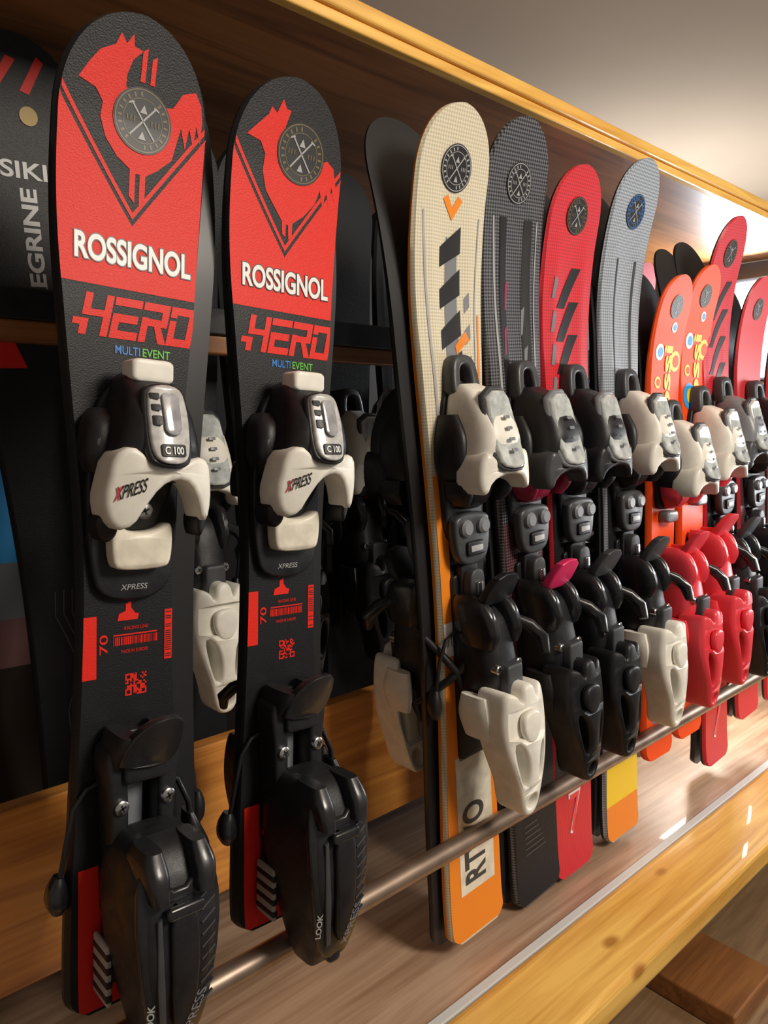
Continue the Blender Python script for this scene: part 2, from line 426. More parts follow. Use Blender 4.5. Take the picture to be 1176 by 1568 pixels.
def racing_ski(stk):
    sk = Ski(L=.70, ws=.0550, ww=.0355, wt=.044, t=.010, R=.026, a=.072)
    mb = MB(); sk.body(mb, 'topblack')
    apex = .566; edge = .640
    sl = (edge-apex)/.053
    sk.band(mb, .521, apex, 'red')
    sk.band(mb, apex, edge, 'red', wr=lambda y: -max((y-apex), 0)/sl)
    sk.band(mb, apex, edge, 'red', wl=lambda y: max((y-apex), 0)/sl)
    o1 = .0045; o2 = .0092
    for sg in (-1, 1):
        W1 = .051
        n = 14; vs = []; fs = []
        for i in range(n+1):
            w = W1*i/n
            for o in (o1, o2): vs.append((sg*w, apex+sl*w+o))
        for i in range(n): fs.append([2*i, 2*i+1, 2*i+3, 2*i+2])
        sk.mapmesh(mb, vs, fs, 'red', .0003, 0)
    rooster = [(-39,651),(-33,662),(-27,671),(-18,677),(-15,685),(-11,680),(-7,687),(-6,680),(0,679),(-6,672),(-9,662),(-9,655),(0,650),(16,650),(24,652),(30,663),(39,667),(44,660),(46,650),(46,634),(42,646),(41,630),(37,643),(35,628),(31,641),(29,632),(26,618),(16,608),(8,602),(8,584),(4,580),(4,602),(1,602),(1,582),(-3,586),(-3,604),(-12,610),(-20,620),(-24,632),(-23,641),(-28,648)]
    if stk == 1:
        rooster = [(-40,650),(-33,658),(-24,668),(-22,674),(-17,671),(-13,682),(-9,676),(-5,676),(-8,664),(-8,655),(0,640),(18,636),(26,646),(34,650),(41,646),(45,634),(45,620),(41,632),(40,614),(36,628),(34,612),(30,626),(26,614),(16,602),(6,594),(6,584),(3,580),(2,592),(0,592),(0,582),(-3,584),(-4,594),(-12,604),(-20,614),(-24,628),(-23,640),(-28,648)]
    rooster = [(a*1.05, b) for a, b in rooster]
    sk.mpoly(mb, rooster, 'red', .0004)
    if stk == 0:
        for a in (0, 7): sk.mpoly(mb, [(a, 661), (a+3.4, 661), (a+3.4, 682-a*.4), (a, 679-a*.4)], 'red')
        sticker(sk, mb, 4, 637, 21)
    else:
        sticker(sk, mb, 9, 648, 23)
    sk.text(mb, 'ROSSIGNOL', -40, 45, 537, 555, 'white', .0009, bold=.028, outline=('edge', .035))
    x = -35.; hh = 29; wlet = 23.5
    for ch in 'HERO':
        for pl in HERO[ch]:
            q = [(x+(a*wlet)+(b-.5)*6, 486+b*hh) for a, b in pl]
            sk.mpoly(mb, q, 'red', .0004)
        x += 21.0
    sk.text(mb, 'MULTI', -12, 6, 475.5, 481.5, 'blue', bold=.012)
    sk.text(mb, 'EVENT', 8, 29, 475.5, 481.5, 'green', bold=.015)
    sk.mpoly(mb, [(a, b-11) for a, b in [(-9,296),(6,296),(7,300),(4,301),(1,305),(1,310),(-3,308),(-3,303),(-8,301)]], 'red')
    sk.mpoly(mb, [(-34.5,245),(-24,245),(-24,290),(-34.5,290)], 'red')
    sk.mpoly(mb, [(27,252),(33,252),(33,290),(27,290)], 'red')
    for i in range(22):
        if random.random() < .6:
            y = 254+i*1.6; sk.mpoly(mb, [(27.8,y),(32.2,y),(32.2,y+.7),(27.8,y+.7)], 'edge', .0006, 0)
    x = -12
    while x < 21:
        w = random.choice((.4, .6, 1.0)); sk.mpoly(mb, [(x,267),(x+w,267),(x+w,273),(x,273)], 'red', .0004, 0); x += w+random.choice((.5, .8))
    sk.mpoly(mb, [(-12,274),(21,274),(21,275),(-12,275)], 'red', .0004, 0)
    sk.text(mb, '70', -22, -16, 262, 276, 'red', rot=90, bold=.01)
    sk.text(mb, 'RACING LINE', -4, 14, 278, 280.5, 'red')
    sk.text(mb, 'MADE IN EUROPE', -6, 14, 261, 263.5, 'red')
    for i in range(13):
        for j in range(13):
            corner = (i < 4 and j < 4) or (i > 8 and j < 4) or (i < 4 and j > 8)
            on = random.random() < .5
            if corner:
                ii = i if i < 4 else i-9; jj = j if j < 4 else j-9
                on = ii in (0, 3) or jj in (0, 3)
            if on:
                x = -3+i*1.25; y = 229+j*1.25
                sk.mpoly(mb, [(x,y),(x+1.2,y),(x+1.2,y+1.2),(x,y+1.2)], 'red', .0004, 0)
    sk.band(mb, .002, .108, 'red', wl=lambda y: -.036)
    for a in (-22, -13, -4):
        sk.mpoly(mb, [(a, 109), (a+2.4, 109), (a+1.2, 60-a*.5)], 'topblack', .0006)
    return mb.mesh('racing_ski_body')

def toe_racing():
    mb = MB()
    prism(mb, chaikin([(-24,301),(24,301),(31,330),(34,375),(31,430),(17,474),(-17,474),(-31,430),(-34,375),(-31,330)]), 9, 17, 'black', .002)
    loft(mb, [(482,0,10,12,26),(474,0,17,10,38),(455,0,21,8,51),(430,0,25,8,61),(408,0,30,8,62),(392,0,33,8,52),(386,0,31,10,44)], 'black', 32, 3.2)
    loft(mb, [(440,-24,7,9,22),(425,-27,12,8,34),(405,-28,13,8,36),(392,-27,9,9,30)], 'black', 20, 2.6)
    loft(mb, [(440,24,7,9,22),(425,27,12,8,34),(405,28,13,8,36),(392,27,9,9,30)], 'black', 20, 2.6)
    screw(mb, -31, 412, 20, 35.5, 4.5, 'dgrey')
    prism(mb, rrect(-15,15,468,494,6), 24, 42, 'pwhite', .003)
    tilt = lambda w, s: (430-s)*.19-w*w*.012
    prism(mb, chaikin([(-14,466),(14,466),(17,440),(17,404),(10,396),(-10,396),(-17,404),(-17,440)]), 57, 62.5, 'black', .002, tilt)
    prism(mb, chaikin([(-11,464),(11,464),(14,440),(14,408),(8,399),(-8,399),(-14,408),(-14,440)]), 60, 64.5, 'winin', .0015, tilt)
    prism(mb, rrect(-4.5,7.5,418,456,5), 63.5, 65.3, 'window', .0005, tilt)
    for y in (448, 436, 424): prism(mb, rrect(-12,-6,y,y+6.5,1), 64, 65, 'black', .0002, tilt)
    prism(mb, rrect(-8,9,404,412,1.5), 64, 65, 'black', .0002, tilt)
    vs, fs = fit_text('C 100', -.006, .007, .4055, .4105, .02)
    mb.add([(a, b, .0652+tilt(a*1e3, b*1e3)/1e3) for a, b in vs], fs, 'white')
    bul = lambda w, s: 7*(1-(w/36)**2)-(395-s)*.15
    prism(mb, chaikin([(-43,388),(-40,404),(-28,411),(-14,402),(-8,398),(10,398),(26,405),(38,402),(43,390),(46,374),(44,360),(37,360),(31,374),(21,386),(8,389),(-4,384),(-15,370),(-22,358),(-34,354),(-42,362),(-45,376)], 1), 30, 56, 'pwhite', .004, bul, ws=.85)
    prism(mb, chaikin([(36,366),(47,374),(48,360),(42,345),(36,356)]), 28, 50, 'black', .003, bul, ws=.87)
    prism(mb, chaikin([(-44,366),(-30,362),(-28,352),(-36,344),(-44,354)]), 26, 46, 'black', .003, bul, ws=.85)
    loft(mb, [(395,0,24,12,36),(375,0,20,12,32),(362,0,16,12,26),(352,0,14,12,20)], 'black', 24, 3)
    screw(mb, 0, 366, 20, 31, 6)
    prism(mb, chaikin([(-24,354),(-20,358),(-10,351),(10,351),(20,358),(24,354),(23,330),(18,324),(-18,324),(-23,330)]), 16, 28, 'cream', .003, lambda w, s: (w/24)**2*2, ws=.94)
    vs, fs = fit_text('XPRESS', -.010, .010, .3085, .3125, 0, .2)
    mb.add([(a, b, .0173) for a, b in vs], fs, 'lgrey')
    for tx, w0, w1, mt in (('XPRESS', -.033, -.013, 'edge'), ('X', -.033, -.0285, 'predp')):
        vs, fs = fit_text(tx, w0, w1, .374, .383, .01, .3)
        mb.add([(a, b+.35*(a+.033), (.0566 if mt == 'edge' else .0568)+bul(a*1e3, b*1e3)/1e3) for a, b in vs], fs, mt)
    mb.remap(lambda w, s, n: (w, s if s < .43 else .43+(s-.43)*.62, n*1.13 if n > .02 else n*1.04))
    return mb.mesh('toe_racing')

def heel_racing():
    mb = MB()
    prism(mb, rrect(-21,21,18,205,6), 9, 16, 'black', .0015)
    prism(mb, rrect(-8,8,20,175,2), 15, 18, 'grey', .0008)
    for sg in (-1, 1):
        prism(mb, chaikin([(sg*30,196),(sg*22,204),(sg*14,198),(sg*11,160),(sg*12,118),(sg*24,116),(sg*25,160)][::sg]), 12, 34, 'black', .003)
        screw(mb, sg*18, 160, 30, 36.5, 5.2)
        loft(mb, [(212,sg*16,6,14,46),(204,sg*17,8,12,44),(190,sg*18,8,12,36),(176,sg*18,7,12,30)], 'black', 18, 3)
    prism(mb, chaikin([(-22,188),(10,185),(21,190),(24,206),(20,224),(0,226),(-14,218),(-22,200)], 1), 38, 46, 'gloss', .002, lambda w, s: (s-200)*.35-abs(w)*.12)
    prism(mb, rrect(-17,17,176,192,4), 24, 38, 'black', .002)
    screw(mb, -17, 84, 14, 24, 5)
    loft(mb, [(146,2,14,34,52),(140,2,24,26,64),(122,2,30,18,74),(95,2,32,16,79),(60,2,29,20,80),(28,2,22,26,75),(4,2,16,31,67),(-12,2,11,36,58)], 'black', 36, 5)
    face = lambda w, s: -((s-75)/75.)**2*9-(w/30.)**2*4
    prism(mb, chaikin([(-28,128),(-18,140),(-10,136),(-8,120),(10,120),(13,138),(24,138),(31,126),(35,100),(31,60),(23,22),(14,4),(10,2),(-8,2),(-18,20),(-27,60),(-30,100)], 1), 76, 81, 'gloss', .002, face)
    prism(mb, chaikin([(-8,112),(12,112),(14,60),(8,20),(-3,20),(-8,60)], 1), 79, 84, 'black', .002, face)
    prism(mb, [(-17,104),(-14,106),(-12,60),(-8,20),(-12,18),(-17,58)], 80, 82.6, 'dgrey', .0006, face)
    prism(mb, rrect(-12,16,104,112,3), 82, 86, 'gloss', .0015, face)
    loft(mb, [(146,-15,6,52,74),(132,-16,9,44,82),(116,-15,7,46,84)], 'gloss', 18, 4)
    loft(mb, [(146,18,6,52,74),(132,19,9,44,82),(116,18,7,46,84)], 'gloss', 18, 4)
    for i in range(11):
        y = 32+i*8.5
        prism(mb, [(16,y),(28,y+5),(28,y+6.2),(16,y+1.2)], 80, 81.8, 'dgrey', .0002, face)
    prism(mb, rrect(-6,8,-2,12,5), 64, 73, 'gloss', .002)
    prism(mb, rrect(-29,-25,20,64,2), 16, 36, 'lgrey', .001)
    for i in range(4): prism(mb, rrect(-29.4,-24.6,24+i*10,29+i*10,1), 16, 36.6, 'black', .0005)
    vs, fs = fit_text('LOOK', -.023, -.018, .028, .050, .03, .2, rot=90)
    mb.add([(a, b, .0815+face(a*1e3, b*1e3)/1e3) for a, b in vs], fs, 'lgrey')
    vs, fs = fit_text('XPRESS', .004, .012, .016, .05, 0, .2, rot=90)
    mb.add([(a+.35*(b-.03), b, .0846+face(a*1e3, b*1e3)/1e3) for a, b in vs], fs, 'grey')
    tube(mb, [(-20,172,14),(-34,168,14),(-43,156,13),(-47,130,10),(-50,100,5),(-50,92,4)], 1.9, 'black')
    loft(mb, [(106,-50,3,-2,8),(98,-51,7,-5,11),(88,-51,8,-6,12),(80,-51,4,-3,9)], 'gloss', 16, 2.6)
    tube(mb, [(20,172,24),(30,166,28),(38,148,30),(43,126,28)], 2.2, 'black')
    loft(mb, [(140,39,3,22,34),(128,42,6,20,38),(114,47,8,20,38),(104,51,5,22,34)], 'gloss', 16, 2.6)
    mb.remap(lambda w, s, n: (w*.95, s, n if n < .016 else .016+(n-.016)*1.25))
    return mb.mesh('heel_racing')

# ------------------------------------------------------------ generic bindings
def toe_std(shell, jaw, low, kids=False):
    """s=0 at jaw bottom"""
    mb = MB()
    lo = -34 if kids else -70
    prism(mb, chaikin([(-24,lo),(24,lo),(30,-20),(31,20),(26,70),(16,92),(-16,92),(-26,70),(-31,20),(-30,-20)]), 8, 15, 'black', .002)
    prism(mb, [chaikin([(-21,70),(-19,104),(-11,116),(11,116),(19,104),(21,70)]), chaikin([(-9,78),(-8,100),(-4,106),(4,106),(8,100),(9,78)])[::-1]], 12, 26, 'dgrey', .003, lambda w, s: (s-70)*-.1)
    loft(mb, [(88,0,12,14,28),(80,0,19,12,42),(62,0,24,10,56),(38,0,28,10,64),(16,0,32,12,62),(4,0,32,14,54),(-2,0,28,18,48)], shell, 32, 3.6)
    for sg in (-1, 1):
        loft(mb, [(60,sg*25,5,10,30),(40,sg*28,8,8,40),(15,sg*29,9,8,42),(-2,sg*28,6,10,40)], 'black', 20, 3)
    tilt = lambda w, s: (40-s)*.24-w*w*.014
    prism(mb, chaikin([(-17,84),(17,84),(22,54),(22,14),(14,6),(-14,6),(-22,14),(-22,54)], 1), 59, 64, 'dgrey' if shell != 'black' else 'grey', .002, tilt)
    prism(mb, chaikin([(-15,80),(15,80),(19,54),(19,18),(12,9),(-12,9),(-19,18),(-19,54)], 1), 61.5, 66, 'winclear', .002, tilt)
    for y in (24, 34, 44, 54): prism(mb, rrect(-4,4,y,y+3,1), 65.6, 66.6, 'grey', .0002, tilt)
    bul = lambda w, s: 6*(1-(w/38)**2)
    prism(mb, chaikin([(-38,20),(-30,26),(-14,14),(14,14),(30,26),(38,20),(42,2),(40,-12),(33,-14),(26,-2),(10,3),(-10,3),(-26,-2),(-33,-14),(-40,-12),(-42,2)], 1), 32, 60, jaw, .004, bul, ws=.9)
    loft(mb, [(8,0,26,14,44),(-8,0,22,12,40),(-24,0,17,12,34),(-32,0,12,12,24)], low, 24, 3)
    for sg in (-1, 1):
        loft(mb, [(-2,sg*31,6,18,46),(-16,sg*30,7,20,44),(-26,sg*26,4,22,38)], low, 16, 3)
    if not kids:
        prism(mb, chaikin([(-25,-36),(25,-36),(27,-52),(24,-78),(14,-88),(-14,-88),(-24,-78),(-27,-52)]), 14, 24, 'dgrey', .003)
        for sg in (-1, 1): tube(mb, [(sg*13,-50,22),(sg*13,-50,27),(sg*13,-50,29)], [8.5, 8.5, 6], 'grey', 20)
        prism(mb, rrect(-13,13,-78,-64,3), 23, 27, 'black', .001)
        prism(mb, rrect(-9,9,-74,-68,1), 26.5, 27.6, 'lgrey', .0003)
        prism(mb, rrect(-13,13,-172,-88,3), 10, 18, 'black', .0015)
        prism(mb, chaikin([(-9,-92),(9,-92),(12,-110),(8,-150),(12,-164),(-12,-164),(-8,-150),(-12,-110)]), 16, 27, 'dgrey', .002)
        prism(mb, rrect(-4,4,-150,-104,2), 26, 30, 'steel', .001)
    else:
        prism(mb, rrect(-16,16,-52,-36,6), 9, 22, 'grey', .003)
    mb.remap(lambda w, s, n: (w*.95, s, n if n < .012 else .012+(n-.012)*1.2))
    return mb.mesh('toe_std')
def heel_std(cup, acc):
    """s=0 at cup bottom"""
    mb = MB()
    prism(mb, rrect(-20,20,38,232 if cup != 'predp' else 200,5), 8, 14, 'black', .0015)
    frame = cup if cup == 'predp' else 'black'
    loft(mb, [(206,0,14,10,28),(190,0,21,9,42),(160,0,24,9,48),(130,0,24,9,50),(100,0,20,9,40)], frame, 24, 3.2)
    for sg in (-1, 1):
        loft(mb, [(214,sg*17,4,14,34),(204,sg*18,8,12,46),(182,sg*18,8,14,52),(166,sg*18,6,18,48)], frame if frame != 'black' else 'gloss', 18, 2.8)
        screw(mb, sg*16, 146, 44, 51, 4.5)
    prism(mb, chaikin([(-19,206),(18,204),(24,214),(20,236),(-12,240),(-20,222)], 1), 36, 44, acc, .002, lambda w, s: (s-215)*.45)
    tube(mb, [(18,190,44),(30,182,52),(36,170,60),(30,156,66)], [5, 6, 6, 4], 'gloss', 12)
    prism(mb, rrect(-12,12,120,150,4), 44, 56, 'dgrey', .002)
    bul = lambda w, s: 9*(1-(w/34)**2)-((s-75)/60)**2*4
    outer = chaikin([(-31,116),(-27,130),(-15,126),(-11,116),(-8,134),(8,134),(11,116),(15,126),(27,130),(33,116),(35,88),(29,60),(20,32),(15,8),(8,-2),(-6,-2),(-13,8),(-18,32),(-28,60),(-34,88)], 2)
    holes = [chaikin([(-25,84),(-9,70),(-6,34),(-14,34)], 2)[::-1], circ(1, 14, 7.5)[::-1], chaikin([(11,72),(23,72),(17,38),(9,34)], 2)[::-1]]
    prism(mb, [outer]+holes, 36, 62, cup, .0035, bul)
    prism(mb, chaikin([(-12,108),(12,108),(15,92),(7,76),(-7,76),(-15,92)]), 64, 70, cup, .003)
    loft(mb, [(112,0,22,22,44),(95,0,20,26,42),(60,0,10,28,32)], 'black' if cup != 'black' else 'dgrey', 20, 3)
    for sg in (-1, 1):
        loft(mb, [(120,sg*30,5,24,46),(100,sg*32,6,22,50),(78,sg*30,4,26,48)], cup, 16, 2.8)
    tube(mb, [(-20,176,14),(-36,170,14),(-44,150,12),(-47,120,8),(-47,110,6)], 1.8, 'black')
    loft(mb, [(120,-47,3,1,10),(110,-48,6,-2,13),(98,-48,6,-2,13),(90,-47,3,1,9)], 'black', 14, 2.6)
    mb.remap(lambda w, s, n: (w*.95, s, n if n < .014 else .014+(n-.014)*1.4))
    return mb.mesh('heel_std')

TOE_R = toe_racing(); HEEL_R = heel_racing()
_t = {}; _h = {}
def toe(*k):
    if k not in _t: _t[k] = toe_std(*k)
    return _t[k]
def heel(*k):
    if k not in _h: _h[k] = heel_std(*k)
    return _h[k]

# ------------------------------------------------------------ placement
def link(ob, parent=None):
    scn.collection.objects.link(ob)
    if parent: ob.parent = parent
    return ob
def place(name, L, tail, top, parts, flip=False):
    a = Vector(tail)+Vector((0, 0, H)); b = Vector(top)+Vector((0, 0, H))
    z = b-a; sc = z.length/L; z.normalize()
    y = Vector((0, 1, 0)); y = (y-z*y.dot(z)).normalized(); x = y.cross(z)
    if flip: x = -x; y = -y
    e = bpy.data.objects.new(name, None); e.empty_display_size = .05
    mt = Matrix.Identity(4)
    for i, c in enumerate((x, y, z)):
        for r in range(3): mt[r][i] = c[r]*sc
    mt.translation = a
    e.matrix_world = mt; link(e)
    for pn, me, s0 in parts:
        o = bpy.data.objects.new(pn, me); link(o, e); o.location = (0, 0, s0)
    return e

b0 = racing_ski(0); b1 = racing_ski(1)
place('alpine_ski', .70, (.183, .487, -.408), (.227, .508, .254), [('ski_body', b0, 0), ('toe_binding', TOE_R, 0), ('heel_binding', HEEL_R, 0)])
place('alpine_ski', .70, (.313, .487, -.410), (.348, .508, .251), [('ski_body', b1, 0), ('toe_binding', TOE_R, 0), ('heel_binding', HEEL_R, 0)])

def gski(L, fn, **kw):
    sk = Ski(L=L, **kw); mb = MB(); fn(sk, mb); return mb.mesh('ski_body_mesh')
def g3(sk, mb):
    sk.body(mb, 'weave_cream', 'orange'); L = sk.L*1000
    sk.band(mb, .002, .60*sk.L, 'orange')
    sk.band(mb, .05, .205, 'cream', wl=lambda y: -.024, wr=lambda y: .03, off=.0005)
    sk.text(mb, 'RTWO', -17, 16, 60, 150, 'dgrey', .0008, bold=.03, rot=90)
    sk.band(mb, .20, .60*sk.L, 'edge', wl=lambda y: -.018, off=.0005)
    sk.mpoly(mb, [(-10,L-280),(10,L-280),(9,L-120),(-6,L-110)], 'grey')
    for i in range(5):
        y = L-290+i*38; sk.mpoly(mb, [(-15,y),(-15,y+18),(13,y+38),(13,y+14)], 'edge', .0006)
    for i in range(3):
        y = L-282+i*32; sk.mpoly(mb, [(6,y),(22,y+14),(18,y+22),(4,y+8)], 'gold' if i == 1 else 'orange', .0008)
    for i in range(4):
        y = L-275+i*30; sk.mpoly(mb, [(18,y+6),(24,y+12),(24,y+26),(18,y+20)], 'grey', .0006)
    sk.mpoly(mb, [(-13,L-78),(0,L-96),(13,L-78),(7,L-74),(0,L-85),(-7,L-74)], 'orange', .0006)
    for sg in (-1, 1): sk.mpoly(mb, [(sg*24,L-300),(sg*27,L-300),(sg*39,L-90),(sg*37,L-90)], 'lgrey', .0006)
    sk.mpoly(mb, [(30,L-330),(34,L-330),(40,L-180),(37,L-180)], 'orange', .0006)
    sk.mpoly(mb, [(-12,300),(28,300),(28,350),(-12,350)], 'orange', .0007)
    sk.mpoly(mb, [(-31,315),(-12,315),(-12,350),(-31,350)], 'white', .0007)
    sk.text(mb, '710', -28, -14, 325, 336, 'edge', .0009)
    sticker(sk, mb, 0, L-52, 20, 'lgrey')
def g4(sk, mb):
    sk.body(mb, 'weave_grey'); L = sk.L*1000
    sk.band(mb, .002, .53*sk.L, 'weave_maroon')
    sk.band(mb, .002, .25*sk.L, 'topblack', off=.0004)
    for sg in (-1, 1):
        sk.mpoly(mb, [(sg*10,L-300),(sg*22,L-300),(sg*26,L-90),(sg*14,L-90)], 'edge', .0005)
        sk.mpoly(mb, [(sg*25,L-300),(sg*28,L-300),(sg*36,L-90),(sg*34,L-90)], 'lgrey', .0006)
    for i, (x, y) in enumerate(((-20,L-225),(10,L-205),(-16,L-180),(12,L-245),(-6,L-270))):
        sk.mpoly(mb, [(x,y),(x+3,y+2),(x+7,y+30),(x+2,y+26)], 'dpink' if i % 2 == 0 else 'grey', .0008)
    sk.mpoly(mb, [(-10,232),(12,232),(12,262),(-10,262)], 'yellow', .0006)
    sk.mpoly(mb, [(-10,262),(12,262),(12,285),(-10,285)], 'white', .0006)
    sk.mpoly(mb, [(-8,345),(10,345),(10,372),(-8,372)], 'white', .0006)
    sk.text(mb, 'ALLSTAR', -20, 20, 110, 120, 'lgrey', .0008)
    for i in range(6): sk.mpoly(mb, [(-22,60+i*7),(16-i*3,60+i*7),(16-i*3,62+i*7),(-22,62+i*7)], 'dgrey', .0007)
    sticker(sk, mb, 0, L-58, 19, 'lgrey')
def g5(sk, mb):
    sk.body(mb, 'weave_red'); L = sk.L*1000
    sk.band(mb, .13, L/1000-.25, 'topblack')
    sk.band(mb, L/1000-.33, L/1000-.265, 'weave_silver', off=.0005)
    for i in range(4):
        y = L-255+i*36; sk.mpoly(mb, [(-22,y),(-6,y),(20,y+44),(4,y+44)], 'edge', .0006)
        sk.mpoly(mb, [(-32,y+10),(-27,y+10),(-22,y+30),(-28,y+34)], 'grey', .0006)
    sk.mpoly(mb, [(-10,232),(12,232),(12,262),(-10,262)], 'yellow', .0006)
    sk.mpoly(mb, [(-10,262),(12,262),(12,285),(-10,285)], 'white', .0006)
    sk.text(mb, '7', -12, 14, 50, 105, 'white', .0006)
    sk.text(mb, '7', -9, 11, 53, 102, 'predp', .0009)
    sticker(sk, mb, 0, L-50, 19)
def g6(sk, mb):
    sk.body(mb, 'weave_silver'); L = sk.L*1000
    sk.band(mb, .13, .56*sk.L, 'topblack')
    sk.band(mb, .002, .13, 'yellow'); sk.band(mb, .002, .05, 'orange', off=.0005)
    for sg in (-1, 1): sk.mpoly(mb, [(sg*15,L-300),(sg*18,L-300),(sg*22,L-110),(sg*18,L-110)], 'dgrey', .0006)
    sk.mpoly(mb, [(-10,L-300),(10,L-300),(4,L-250),(-6,L-240)], 'redfade', .0006)
    sk.mpoly(mb, [(-10,232),(12,232),(12,262),(-10,262)], 'white', .0006)
    sticker(sk, mb, 0, L-56, 19, 'blue')
def gk(sk, mb):
    sk.body(mb, 'kids', 'kids'); L = sk.L*1000
    for x, y, r, m in ((-16,L-175,18,'lblue'),(22,L-110,14,'yellow'),(-22,L-100,11,'white'),(20,L-215,15,'lblue'),(-6,L-245,12,'yellow'),(8,L-285,9,'white'),(8,L-66,7,'white'),(-22,L-140,8,'yellow'),(-8,290,13,'lblue'),(12,262,11,'yellow'),(-12,235,12,'yellow'),(12,205,13,'lblue'),(-12,175,9,'yellow'),(12,150,8,'white'),(0,110,10,'yellow'),(-14,60,8,'lblue')):
        sk.mpoly(mb, circ(x, y, r, 24), m, .0005)
        sk.mpoly(mb, circ(x+r*.15, y, r*.6, 20), 'yellow' if m in ('lblue', 'blue') else 'kids' if m == 'yellow' else 'lblue', .0008)
    sk.text(mb, 'Rossi', -12, 12, L-220, L-90, 'yellow', .0011, bold=.03, rot=90)
    sticker(sk, mb, 0, L-40, 15)
def g9(sk, mb):
    sk.body(mb, 'weave_red'); L = sk.L*1000
    sk.band(mb, .13, L/1000-.30, 'topblack')
    for i in range(5):
        y = L-290+i*38; sk.mpoly(mb, [(-28,y),(-14,y),(26,y+54),(12,y+54)], 'edge', .0006)
    sk.text(mb, '7', -14, 16, 40, 100, 'white', .0006); sk.text(mb, '7', -11, 13, 43, 97, 'predp', .0009)
    sticker(sk, mb, 0, L-48, 18)
def g10(sk, mb):
    sk.body(mb, 'redfade'); L = sk.L*1000
    sk.band(mb, .05, L/1000-.28, 'weave_maroon')
    sticker(sk, mb, 0, L-48, 16)
def gplain(sk, mb): sk.body(mb, 'topblack')

def std(name, mesh, L, tx, tz, px, pz, tk, hk, ty=.487, py=.508, flip=False, jawz=-.055, cupz=-.385, extra=()):
    d = math.sqrt((px-tx)**2+(py-ty)**2+(pz-tz)**2); sc = d/L
    s1 = (jawz-tz)/sc; s2 = (cupz-tz)/sc
    parts = [('ski_body', mesh, 0)]+list(extra)
    if tk: parts += [('toe_binding', toe(*tk), s1), ('heel_binding', heel(*hk), s2)]
    return place(name, L, (tx, ty, tz), (px, py, pz), parts, flip)

B3 = gski(.83, g3, ridge=.003, ws=.049, ww=.034, wt=.043, R=.034)
B4 = gski(.85, g4, ridge=.003, ws=.049, ww=.034, wt=.042, R=.034)
B5 = gski(.83, g5, ridge=.002, ws=.048, ww=.033, wt=.041, R=.034)
B6 = gski(.86, g6, ridge=.003, ws=.048, ww=.033, wt=.041, R=.045)
BK = gski(.67, gk, ws=.042, ww=.034, wt=.039, R=.03, a=.05)
B9 = gski(.82, g9, ridge=.002, ws=.046, ww=.033, wt=.04, R=.04)
B10 = gski(.72, g10, ws=.048, ww=.034, wt=.042, R=.03)
BP = gski(.80, gplain, ws=.049, ww=.034, wt=.042, R=.034)
mb = MB()
for a, b in (((-46, 345, -16), (-14, 275, 20)), ((-48, 268, -16), (-6, 330, 24))):
    m = [(a[0]+(b[0]-a[0])*t, a[1]+(b[1]-a[1])*t, a[2]+(b[2]-a[2])*min(t*1.8, 1)) for t in (0, .2, .4, .6, .8, 1)]
    tube(mb, m, [3, 4, 4, 4, 4, 3], 'black')
STRAP = mb.mesh('strap')
WH = ('pwhite', 'pwhite', 'black'); BL = ('black', 'black', 'black'); BM = ('black', 'dgrey', 'maroon'); WR = ('pwhite', 'pwhite', 'predp', True); GR = ('grey', 'dgrey', 'black'); WRS = ('pwhite', 'pwhite', 'predp')
std('alpine_ski', B3, .83, .568, -.550, .521, .278, WH, ('pwhite', 'black'), extra=[('strap', STRAP, 0)])
std('alpine_ski', B4, .85, .678, -.560, .613, .29, BM, ('black', 'pink'))
std('alpine_ski', B5, .83, .752, -.560, .716, .268, BL, ('black', 'dgrey'))
std('alpine_ski', B6, .86, .864, -.558, .846, .302, WH, ('pwhite', 'dgrey'), py=.518)
std('alpine_ski', BK, .67, .956, -.476, .958, .185, WR, ('predp', 'predp'), cupz=-.385, jawz=-.090)
std('alpine_ski', BK, .67, 1.047, -.470, 1.038, .208, WR, ('predp', 'predp'), cupz=-.375, jawz=-.072)
std('alpine_ski', B9, .82, 1.15, -.545, 1.092, .28, GR, ('black', 'dgrey'))
std('alpine_ski', B10, .72, 1.265, -.5, 1.218, .215, BL, ('black', 'dgrey'))
std('alpine_ski', B10, .72, 1.385, -.5, 1.345, .20, GR, ('black', 'maroon'))
std('alpine_ski', B9, .82, 1.495, -.54, 1.465, .24, BL, ('black', 'dgrey'))
mates = [(.207,-.41,.258,.262),(.332,-.41,.372,.25),(.560,-.555,.505,.285),(.672,-.56,.612,.27),(.748,-.56,.71,.272),(.862,-.555,.845,.285),
         (.956,-.476,.952,.2),(1.045,-.47,1.025,.24),(1.148,-.545,1.09,.26),(1.263,-.5,1.215,.22)]
for i, (tx, tz, px, pz) in enumerate(mates):
    std('alpine_ski', BP, .80, tx, tz, px, pz, WH if i % 3 == 0 else BL, ('pwhite', 'black') if i % 4 == 2 else ('black', 'dgrey'), ty=.4915, py=.5125, flip=True)

